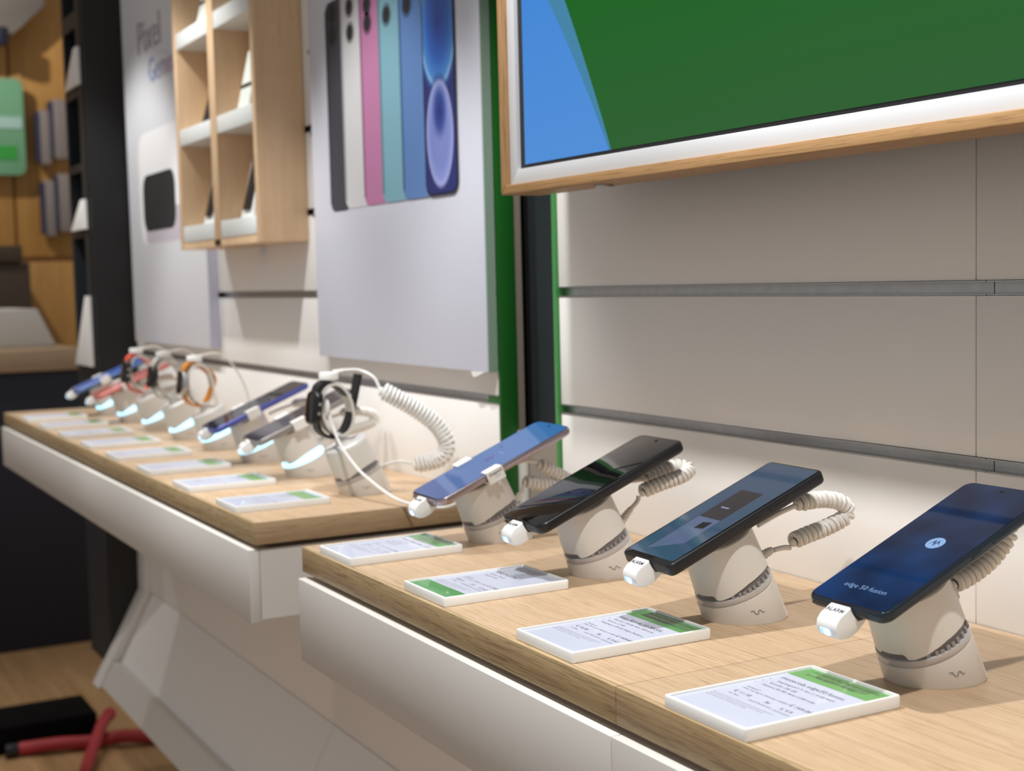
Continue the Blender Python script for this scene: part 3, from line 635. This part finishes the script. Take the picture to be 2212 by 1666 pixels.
def watch_set(x, stand, case_m, strap_m, name_lab, tail=True, round_case=False):
    """hoop, neck and puck belong to the stand; the watch itself is a thing of its own (coordinates relative to the stand foot)"""
    q = lambda y, z: Vector((0, y-YS-0.012, z-ZT))
    st_ = stand
    top = NN*0.070
    obj('cap', lathe([(0.027, 0.0700), (0.0288, 0.0702), (0.0285, 0.0725), (0.026, 0.0735), (0.0001, 0.0735)], 48, Matrix((U, V, NN)).transposed().to_4x4()), PLASTIC_W, st_)
    obj('neck', tube([top+NN*0.002, q(.672, 1.022), q(.6705, 1.032)], lambda t: 0.012-0.006*t, 16), PLASTIC, st_)
    hp = hoop_pts(.6640-YS-0.012, 1.0625-ZT, .0215, .0335, 48, lean=-0.12)
    obj('hoop', strip(hp[:-1], 0.025, 0.0034, closed=True), PLASTIC, st_)
    obj('puck_post', lathe([(0.0075, 0), (0.0075, 0.016)], 24, Matrix.Translation(q(.6585, 1.093))), PLASTIC_W, st_)
    obj('puck', lathe([(0.0115, 0), (0.0130, 0.001), (0.0130, 0.0085), (0.0120, 0.0100), (0.0001, 0.0104)], 28, Matrix.Translation(q(.6575, 1.1015))), PLASTIC_W, st_)
    root = empty('smartwatch', (x, YS+0.012, ZT)); tag(root, name_lab, 'watch', 'watches on the farther worktop')
    if round_case: bm = lathe([(0.0001, 0), (0.019, 0), (0.021, 0.002), (0.021, 0.008), (0.019, 0.0105), (0.0001, 0.011)], 32)
    else: bm = rr_prism(0.037, 0.044, 0.010, [(0, 0.004), (0.001, 0.0012), (0.003, 0), (0.0085, 0), (0.0105, 0.0015), (0.0118, 0.005)], n=8)
    MC = Matrix.Translation(q(.6415, 1.0655)) @ Matrix.Rotation(R(90-8), 4, 'X')
    bmesh.ops.transform(bm, matrix=MC, verts=bm.verts); obj('case', bm, case_m, root)
    bm = rr_prism(0.031, 0.038, 0.008, [(0.0117, 0), (0.0121, 0.001)], n=6); bmesh.ops.transform(bm, matrix=MC, verts=bm.verts); obj('crystal', bm, BLACKG, root)
    for dz in (0.006, -0.006):
        bm = lathe([(0.0001, 0), (0.0022, 0), (0.0022, 0.0012), (0.0001, 0.0014)], 12, Matrix.Translation((0.0183, dz, 0.0055)) @ Matrix.Rotation(R(90), 4, 'Y')); bmesh.ops.transform(bm, matrix=MC, verts=bm.verts); obj('crown', bm, STEEL, root)
    up = catmull([q(.6375, 1.086), q(.641, 1.094), q(.648, 1.0985), q(.657, 1.0975), q(.668, 1.091), q(.678, 1.082), q(.688, 1.073)], 6)
    obj('strap', strip(up, 0.021, 0.0036), strap_m, root)
    end = [q(.6905, 1.074), q(.6985, 1.107)] if tail else [q(.6895, 1.068), q(.685, 1.080), q(.676, 1.0890)]
    low = catmull([q(.6375, 1.046), q(.641, 1.036), q(.650, 1.0285), q(.662, 1.027), q(.674, 1.033), q(.684, 1.052)]+end, 6)
    obj('strap', strip(low, 0.021, 0.0040), strap_m, root)
    if tail: obj('buckle_pin', lathe([(0.0001, 0), (0.003, 0), (0.003, 0.004), (0.0001, 0.004)], 12, Matrix.Translation(q(.684, 1.079)) @ Matrix.Rotation(R(90), 4, 'Y')), PLASTIC_W, root)
    return root
wt = [(0, BLACKP, STRAPB, 'black smartwatch with rubber strap and white coiled cable', False),
      (3, mat('silver_case', (0.5, 0.5, 0.5), 0.3, 0.8), mat('orange_strap', (0.62, 0.24, 0.03), 0.5), 'orange strapped smartwatch on the farther worktop', True),
      (4, BLACKP, mat('pale_strap', (0.55, 0.55, 0.52), 0.5), 'white strapped smartwatch between the orange and red watches', True),
      (5, BLACKP, mat('red_strap', (0.75, 0.09, 0.06), 0.5), 'red strapped smartwatch behind the other watches', False)]
for i, cm, sm, lab, rc in wt: watch_set(FXS[i], fst[i], cm, sm, lab, tail=(i == 0), round_case=rc)
# cables of the black watch
q = lambda y, z, x=0.0: Vector((x, y-YS-0.012, z-ZT))
sw = fst[0]
bm = coil([q(y, z, x+1.695) for x, y, z in ((-1.675, .7219, 1.086), (-1.665, .7416, 1.0733), (-1.655, .7632, 1.0585), (-1.645, .7847, 1.0394), (-1.640, .7960, 1.0203), (-1.640, .7990, 1.0076), (-1.645, .7940, .9945), (-1.655, .7811, .9880), (-1.665, .7606, .9840))], cr=0.0100, wr=0.0023, pitch=0.0056, per=18)
tube(catmull([q(.672, 1.1118), q(.6977, 1.1122), q(.7148, 1.1026, .012), q(.7210, 1.086, .020)], 6), 0.0021, 8, bm)
tube(catmull([q(.7600, .9865, .03), q(.7432, .9895, .02), q(.7241, .9845, .010)], 6), 0.0021, 8, bm)
obj('coiled_cable', bm, PLASTIC_W, sw)
relief(sw, q(.664, 1.110), q(.682, 1.1128)); relief(sw, q(.708, .979, .008), q(.728, .9855, .012))
for i in (3, 4, 5):
    obj('cable', tube(catmull([q(.664, 1.110), q(.6977, 1.1122), q(.7250, 1.09), q(.745, 1.05), q(.752, 1.00), q(.735, .975), q(.715, .972)], 6), 0.0019, 6), PLASTIC, fst[i])
cc = empty('charging_cable', (FXS[0], YS+0.012, ZT)); tag(cc, 'thin white charging cable hanging from the black watch', 'cable')
obj('charging_puck', lathe([(0.0001, 0), (0.0125, 0), (0.014, 0.001), (0.014, 0.004), (0.0125, 0.005), (0.0001, 0.005)], 28, Matrix.Translation(q(.6475, 1.0640)) @ Matrix.Rotation(R(-90-8), 4, 'X')), PLASTIC_W, cc)
path = [q(y, z, x+1.695) for x, y, z in ((-1.690, .6540, 1.0600), (-1.675, .6520, 1.0455), (-1.66, .6564, 1.0205), (-1.64, .6634, .9998), (-1.615, .6714, .9823), (-1.565, .6867, .9606), (-1.52, .7001, .9545), (-1.45, .7005, .9620), (-1.40, .6999, .9748), (-1.345, .712, .984))]
obj('cord', tube(catmull(path, 8), 0.0019, 8), PLASTIC_W, cc)

# ------------------------------------------------------------------ posters
YP = 0.807
WPOST = mat('white_poster_print', (0.65, 0.68, 0.79), 0.45)
po = empty('phone_lineup_poster'); tag(po, 'white poster panel showing a row of six coloured phones', 'poster')
obj('panel', B(-2.1185, -1.5345, YP, WALL-0.0012, 1.1105, 2.35, 0.0006), WPOST, po)
obj('edge_strip', B(-1.5345, -1.5325, YP+0.0008, WALL-0.0015, 1.1105, 2.35), mat('glass_green_edge', (0.25, 0.36, 0.29), 0.3), po)
obj('tab', poly_prism([(-1.574, 1.1105), (-1.535, 1.1115), (-1.545, 1.1085), (-1.566, 1.1030)], 'Y', YP-0.004, YP-0.0032), PLASTIC_W, po)
def pr(name, pts, col, y, par, rough=0.7, em=None):
    return obj(name, poly_prism(pts, 'Y', y, y+0.0002), mat('print_%s' % name+'%d%d%d' % tuple(int(c*999) for c in col), col, rough), par)
def rr_xz(x0, x1, z0, z1, r, rl=None):
    return [(x+(x0+x1)/2, z+(z0+z1)/2) for x, z in rr_loop(x1-x0, z1-z0, r, 0, 5)]
prints = [('charcoal', -2.044, -1.962, srgb(62, 62, 72), 1.337, 1.655), ('white', -1.982, -1.888, srgb(214, 214, 218), 1.339, 1.73), ('pink', -1.908, -1.820, srgb(190, 124, 168), 1.339, 1.73), ('teal', -1.840, -1.748, srgb(126, 176, 194), 1.339, 1.73), ('blue', -1.769, -1.672, srgb(92, 132, 192), 1.339, 1.73)]
for i, (nm, x0, x1, col, z0, z1) in enumerate(prints):
    y = YP-0.0003-0.0003*i
    col = [c*0.82 for c in col]; o = pr('printed_phone_'+nm, rr_xz(x0, x1, z0, z1, 0.018), col, y, po)
    pr('printed_edge', rr_xz(x0, x0+0.007, z0+0.012, z1-0.01, 0.003), [c*0.55 for c in col], y-0.00015, o)
    zc = {'charcoal': (1.636, 1.604), 'white': (1.634, 1.597), 'pink': (1.6255, 1.599), 'teal': (1.599, 1.645), 'blue': (1.600, 1.645)}[nm]
    xc = {'charcoal': -2.016, 'white': -1.9445, 'pink': -1.878, 'teal': -1.809, 'blue': -1.7405}[nm]
    for z in zc:
        l = pr('printed_lens_rim', ellipse(xc, z, 0.0165, 0.0165), [c*0.45 for c in col], y-0.0002, o)
        pr('printed_lens', ellipse(xc, z, 0.0115, 0.0115), srgb(22, 24, 30), y-0.00045, o)
def wallpaper_mat():
    m = bpy.data.materials.new('printed_wallpaper'); m.use_nodes = True; nt = m.node_tree; N = nt.nodes; Lk = nt.links
    b = N['Principled BSDF']; b.inputs['Roughness'].default_value = 0.45
    tc = N.new('ShaderNodeTexCoord')
    def ell(cx, cz, a, bb):
        mp = N.new('ShaderNodeMapping'); mp.vector_type = 'POINT'; mp.inputs['Location'].default_value = (-cx/a, 0, -cz/bb); mp.inputs['Scale'].default_value = (1/a, 0, 1/bb)
        Lk.new(tc.outputs['Object'], mp.inputs['Vector']); ln = N.new('ShaderNodeVectorMath'); ln.operation = 'LENGTH'; Lk.new(mp.outputs[0], ln.inputs[0]); return ln.outputs['Value']
    base = None
    def layer(val, stops, prev):
        rp = N.new('ShaderNodeValToRGB'); cr = rp.color_ramp
        while len(cr.elements) < len(stops): cr.elements.new(0.5)
        for e, (p, c, a) in zip(cr.elements, stops): e.position = p; e.color = (*c, a)
        sc = N.new('ShaderNodeMath'); sc.operation = 'MULTIPLY'; sc.inputs[1].default_value = 0.5; Lk.new(val, sc.inputs[0]); Lk.new(sc.outputs[0], rp.inputs[0])
        mx = N.new('ShaderNodeMixRGB'); Lk.new(rp.outputs['Alpha'], mx.inputs[0]); mx.inputs[1].default_value = (*srgb(30, 40, 104), 1) if prev is None else (0, 0, 0, 1)
        if prev is not None: Lk.new(prev, mx.inputs[1])
        Lk.new(rp.outputs['Color'], mx.inputs[2]); return mx.outputs[0]
    d = srgb(26, 36, 100); mid = srgb(34, 84, 160); lt = srgb(128, 140, 200); sky = srgb(64, 130, 200)
    o = layer(ell(-1.646, 1.560, 0.050, 0.080), [(0.0, srgb(24, 52, 140), 1), (0.30, srgb(36, 92, 180), 1), (0.46, sky, 1), (0.50, srgb(130, 180, 225), 1), (0.54, mid, 0.8), (0.62, d, 0)], None)
    o = layer(ell(-1.647, 1.418, 0.040, 0.070), [(0.0, srgb(120, 130, 190), 1), (0.30, srgb(112, 126, 190), 1), (0.42, lt, 1), (0.47, srgb(150, 160, 215), 1), (0.52, d, 0.6), (0.58, d, 0)], o)
    o = layer(ell(-1.6465, 1.447, 0.024, 0.040), [(0.0, srgb(22, 32, 112), 1), (0.28, srgb(28, 60, 140), 0.9), (0.5, mid, 0)], o)
    Lk.new(o, b.inputs['Base Color']); return m
y = YP-0.0021
o = pr('printed_phone_front', rr_xz(-1.6945, -1.598, 1.338, 1.73, 0.018), srgb(24, 26, 60), y, po)
obj('printed_wallpaper', poly_prism(rr_xz(-1.6905, -1.602, 1.342, 1.726, 0.015), 'Y', y-0.0003, y-0.0001), wallpaper_mat(), o)

pw = empty('device_poster'); tag(pw, 'white poster with a black device print, left of the pale oak shelf cabinet', 'poster')
obj('panel', B(-3.305, -2.700, 0.800, WALL-0.0012, 1.104, 2.5, 0.0006), mat('bright_poster_print', (0.68, 0.70, 0.745), 0.5), pw)
obj('edge_strip', B(-2.700, -2.698, 0.801, WALL-0.002, 1.104, 2.5), mat('lavender_edge', (0.50, 0.52, 0.66), 0.4), pw)
pr('printed_device', rr_xz(-3.20, -2.80, 1.325, 1.572, 0.05), srgb(222, 222, 224), 0.7997, pw)
pr('printed_device_bottom', rr_xz(-3.16, -2.80, 1.327, 1.40, 0.02), srgb(178, 172, 182), 0.7994, pw)
pr('printed_black_panel', rr_xz(-3.17, -2.905, 1.354, 1.478, 0.035), srgb(16, 18, 22), 0.7990, pw)
t = obj('lettering', text_bm([('Pixel', 0, 0, 0.105, 'LEFT')], 0), mat('grey_poster_ink', srgb(150, 154, 160), 0.6), pw, fin=False)
t9 = obj('lettering', text_bm([('9', 0.285, 0, 0.105, 'LEFT')], 0), mat('grey_poster_ink', srgb(150, 154, 160), 0.6), pw, fin=False)
t9.data.transform(Matrix.Translation((-3.165, 0.7985, 1.745)) @ Matrix.Rotation(R(90), 4, 'X'))
t.data.transform(Matrix.Translation((-3.165, 0.7985, 1.745)) @ Matrix.Rotation(R(90), 4, 'X'))
t = obj('lettering', text_bm([('Gemini', 0, 0, 0.075, 'LEFT')], 0), ramp_mat('blue_to_pink_ink', -3.05, -2.84, srgb(130, 160, 215), srgb(225, 165, 190)), pw, fin=False)
t.data.transform(Matrix.Translation((-3.08, 0.7985, 1.675)) @ Matrix.Rotation(R(90), 4, 'X'))

# ------------------------------------------------------------------ pale oak shelf cabinet on the wall
cb = empty('shelf_cabinet'); tag(cb, 'pale oak wall cabinet with open compartments and white shelves', 'cabinet')
CY0, CY1, CX0, CX1, CZ0, CZ1 = 0.738, WALL-0.0012, -2.655, -2.185, 1.298, 2.4
TH = 0.018
obj('side_panel', B(CX1-TH, CX1, CY0, CY1, CZ0, CZ1, 0.0006), OAK_CAB, cb)
obj('side_panel', B(CX0, CX0+TH, CY0, CY1, CZ0, CZ1, 0.0006), OAK_CAB, cb)
obj('divider', B(-2.436, -2.4185, CY0, CY1, CZ0, CZ1, 0.0006), OAK_CAB, cb)
obj('divider', B(-2.4175, -2.400, CY0, CY1, CZ0, CZ1, 0.0006), OAK_CAB, cb)
obj('bottom_board', B(CX0+TH, CX1-TH, CY0, CY1, CZ0, CZ0+0.012), OAK_CAB, cb)
obj('back_board', B(CX0+TH, CX1-TH, CY1-0.008, CY1, CZ0+0.012, CZ1), OAK_CAB, cb)
WS = mat('pale_glass_shelf', (0.70, 0.74, 0.74), 0.35)
for x0, x1 in ((CX0+TH, -2.436), (-2.400, CX1-TH)):
    for z in (1.3115, 1.4935, 1.6735, 1.855, 2.03): obj('shelf', B(x0+0.0005, x1-0.0005, CY0+0.001, CY1-0.0085, z, z+0.030, 0.001), WS, cb)
for z in (1.597, 1.4665, 1.337): obj('peg', lathe([(0.0001, 0), (0.006, 0), (0.006, 0.010), (0.0001, 0.010)], 14, Matrix.Translation((-2.1285, 0.8145, z)) @ Matrix.Rotation(R(90), 4, 'Y')), BLACKP, po)
cases = [(-2.300, 1.3415, 'bright', 1), (-2.300, 1.5235, 'pale', 0), (-2.300, 1.7035, 'pale', 0), (-2.545, 1.3415, 'bright', 1), (-2.545, 1.5235, 'none', 1), (-2.545, 1.7035, 'pale', 0)]
pos = {(-2.300, 1.3415): 'lower right compartment', (-2.300, 1.5235): 'second right compartment', (-2.300, 1.7035): 'top right compartment', (-2.545, 1.3415): 'lower left compartment', (-2.545, 1.5235): 'second left compartment', (-2.545, 1.7035): 'top left compartment'}
for x, z, kind, ph in cases:
    r_ = empty('accessory_box', (x+(0.005 if x > -2.4 else 0.028), 0.764, z)); tag(r_, ('white accessory box with dark device' if ph and kind != 'none' else 'dark accessory pouch' if kind == 'none' else 'pale accessory box')+' in the '+pos[(x, z)]+' of the shelf cabinet', 'box', 'boxes in the shelf cabinet')
    h = 0.125 if kind != 'none' else 0.10
    m_ = {'bright': PLASTIC_W, 'pale': mat('pale_green_box', (0.66, 0.70, 0.66), 0.5), 'none': BLACKP}[kind]
    w_ = 0.062 if kind != 'none' else 0.045
    dx = 0.0
    obj('carton', poly_prism([(0.030, 0), (-0.012, 0), (0.012, h*0.82), (0.030, h*0.82)], 'X', dx-w_/2, dx+w_/2, 0.001), m_, r_)
    if kind == 'bright': obj('device', poly_prism([(-0.010, 0.014), (-0.013, 0.014), (0.013, 0.118), (0.016, 0.118)], 'X', dx-0.018, dx+0.018, 0.0008), BLACKP, r_)
    if kind == 'pale': obj('band', poly_prism([(0.0000, 0.038), (-0.0035, 0.038), (-0.0020, 0.045), (0.0015, 0.045)], 'X', dx-w_/2-0.0003, dx+w_/2+0.0003), BLACKP, r_)

# ------------------------------------------------------------------ black niche tower beyond the wall
tw = empty('niche_tower'); tag(tw, 'tall black niche tower with lit white wedges, left of the device poster', 'shelf tower')
T0, T1, TYF = -3.640, -3.405, 0.732
obj('side_panel', B(T1-0.02, T1, TYF, WALL+0.02, 0.30, 2.7), DARK, tw)
obj('side_panel', B(T0, T0+0.02, TYF, WALL+0.02, 0.30, 2.7), ANTH, tw)
obj('back_panel', B(T0+0.02, T1-0.02, WALL-0.002, WALL+0.02, 0.30, 2.7), DARK, tw)
for z0, z1 in ((0.30, 1.040), (1.355, 1.372), (1.515, 1.535), (1.695, 1.715), (1.86, 1.90), (2.2, 2.24)):
    obj('cross_panel', B(T0+0.02, T1-0.02, TYF, WALL-0.002, z0, z1), ANTH, tw)
obj('front_stile', B(T1-0.065, T1-0.0205, TYF-0.003, TYF+0.01, 1.041, 2.7), ANTH, tw)
for z0, z1, xa, xb in ((1.041, 1.212, -3.61, -3.428), (1.373, 1.444, -3.59, -3.428), (1.716, 1.805, -3.585, -3.428)):
    wg = obj('white_wedge', poly_prism([(xa, z0), (xb, z0), (xb, z1), (xb-0.035, z1)], 'Y', TYF-0.012, TYF-0.0035, 0.001), PLASTIC_W, tw)

# ------------------------------------------------------------------ far left corner of the shop
nd = empty('service_desk'); tag(nd, 'navy service desk with light wood top in the far left background', 'desk')
obj('desk_body', B(-5.9, -4.92, 0.20, 1.30, 0.0, 0.955, 0.004), mat('navy_desk_front', (0.008, 0.009, 0.020), 0.5), nd)
obj('desk_top', B(-5.93, -4.90, 0.18, 1.0, 0.956, 1.03, 0.004), wood('pale_desk_wood', (0.50, 0.36, 0.23), (0.44, 0.31, 0.19), (0.33, 0.22, 0.13), axis='Y'), nd)
o = obj('stack_of_boxes', poly_prism([(0.45, 1.031), (0.965, 1.031), (0.905, 1.165), (0.45, 1.16)], 'X', -5.75, -5.15, 0.006), mat('pale_carton', (0.55, 0.52, 0.48), 0.6)); o.name = 'white_carton'; tag(o, 'long white carton lying on the light wood desk top', 'carton')
gs = empty('green_sign'); tag(gs, 'green and white sign hanging on the amber wood wall', 'sign')
obj('board', poly_prism(rr_xz(0.70, 1.105, 1.735, 2.15, 0.03), 'X', -6.40, -6.38, 0.003), mat('sign_mint', (0.16, 0.36, 0.20), 0.5), gs)
obj('stripe', B(-6.38, -6.376, 0.71, 1.095, 1.935, 1.985), mat('sign_pale', (0.35, 0.52, 0.46), 0.5), gs)
obj('lower_field', B(-6.38, -6.376, 0.71, 1.07, 1.80, 1.86), mat('sign_green', (0.03, 0.30, 0.04), 0.5), gs)
GPK = mat('grey_package', (0.24, 0.20, 0.18), 0.6); NAVY = mat('navy_package_edge', (0.03, 0.035, 0.075), 0.5)
for n, (y0, y1, z0, z1, lab) in enumerate(((1.170, 1.215, 1.785, 2.02, 'upper grey package by the green sign'), (1.228, 1.290, 1.81, 2.07, 'upper grey package beside the black tower'), (1.178, 1.222, 1.47, 1.715, 'lower grey package on the amber wall, farther from the tower'), (1.236, 1.300, 1.49, 1.745, 'lower grey package beside the black tower'))):
    r_ = empty('hanging_package', (0, 0, 0)); tag(r_, lab, 'package', 'packages on the amber wall')
    obj('face', B(-6.43, -6.39, y0, y1, z0, z1, 0.004), GPK, r_); obj('spine', B(-6.44, -6.385, y0-0.014, y0-0.001, z0+0.01, z1-0.01), NAVY, r_)
hp_ = empty('ceiling_sign'); tag(hp_, 'grey sloping sign board hanging in the upper left corner', 'sign')
obj('board', poly_prism([(0.55, 2.23), (0.97, 2.25), (1.03, 2.30), (1.10, 2.36), (1.20, 2.455), (1.23, 2.72), (0.55, 2.72)], 'X', -6.35, -6.30, 0.004), mat('warm_grey_panel', (0.16, 0.135, 0.115), 0.6), hp_)
obj('lamp', lathe([(0.0001, 0), (0.038, 0), (0.042, 0.01), (0.042, 0.07), (0.0001, 0.07)], 20, Matrix.Translation((-6.25, 0.995, 2.27))), mat('dark_navy_lamp', (0.012, 0.013, 0.03), 0.5), hp_)
ds = empty('dark_shelf'); tag(ds, 'dark brown shelf unit behind the white carton', 'shelf')
obj('body', B(-6.40, -6.10, 0.60, 1.05, 0.9, 1.35, 0.004), mat('dark_brown_wood', (0.05, 0.03, 0.015), 0.6), ds)
obj('top_board', B(-6.42, -6.08, 0.58, 1.02, 1.351, 1.42, 0.004), mat('dark_brown_wood', (0.05, 0.03, 0.015), 0.6), ds)
# things on the floor, lower left
o = obj('black_plinth', B(-4.02, -3.82, 0.25, 0.775, 0.0, 0.075, 0.006), mat('matte_black', (0.002, 0.0015, 0.0015), 0.9, spec=0.1)); tag(o, 'low black plinth on the brown floor, lower left corner', 'plinth')
REDS = mat('red_webbing', (0.33, 0.018, 0.022), 0.6)
rc = empty('red_strap'); tag(rc, 'red strap with dark ends lying across the brown floor', 'strap')
pth = catmull([(-3.79, 0.565, 0.02), (-3.76, 0.66, 0.025), (-3.745, 0.74, 0.02), (-3.72, 0.82, 0.028), (-3.69, 0.895, 0.02)], 8)
obj('webbing', tube(pth, 0.018, 10), REDS, rc)
for p, d in ((pth[0], -1), (pth[-1], 1)): obj('end_cap', lathe([(0.0001, 0), (0.017, 0), (0.019, 0.004), (0.019, 0.032), (0.0001, 0.036)], 16, Matrix.Translation(p+Vector((0, 0.004*d, 0))) @ Matrix.Rotation(R(-90*d), 4, 'X')), BLACKP, rc)
r2_ = empty('crossing_strap'); tag(r2_, 'second red strap crossing over the first on the floor', 'strap')
obj('webbing', tube(catmull([(-3.82, 0.800, 0.055), (-3.74, 0.770, 0.064), (-3.62, 0.715, 0.03), (-3.45, 0.655, 0.02)], 8), 0.016, 10), REDS, r2_)
obj('end_cap', lathe([(0.0001, 0), (0.018, 0.001), (0.018, 0.024), (0.0001, 0.026)], 14, Matrix.Translation((-3.835, 0.807, 0.055)) @ Matrix.Rotation(R(60), 4, 'Y')), REDS, r2_)
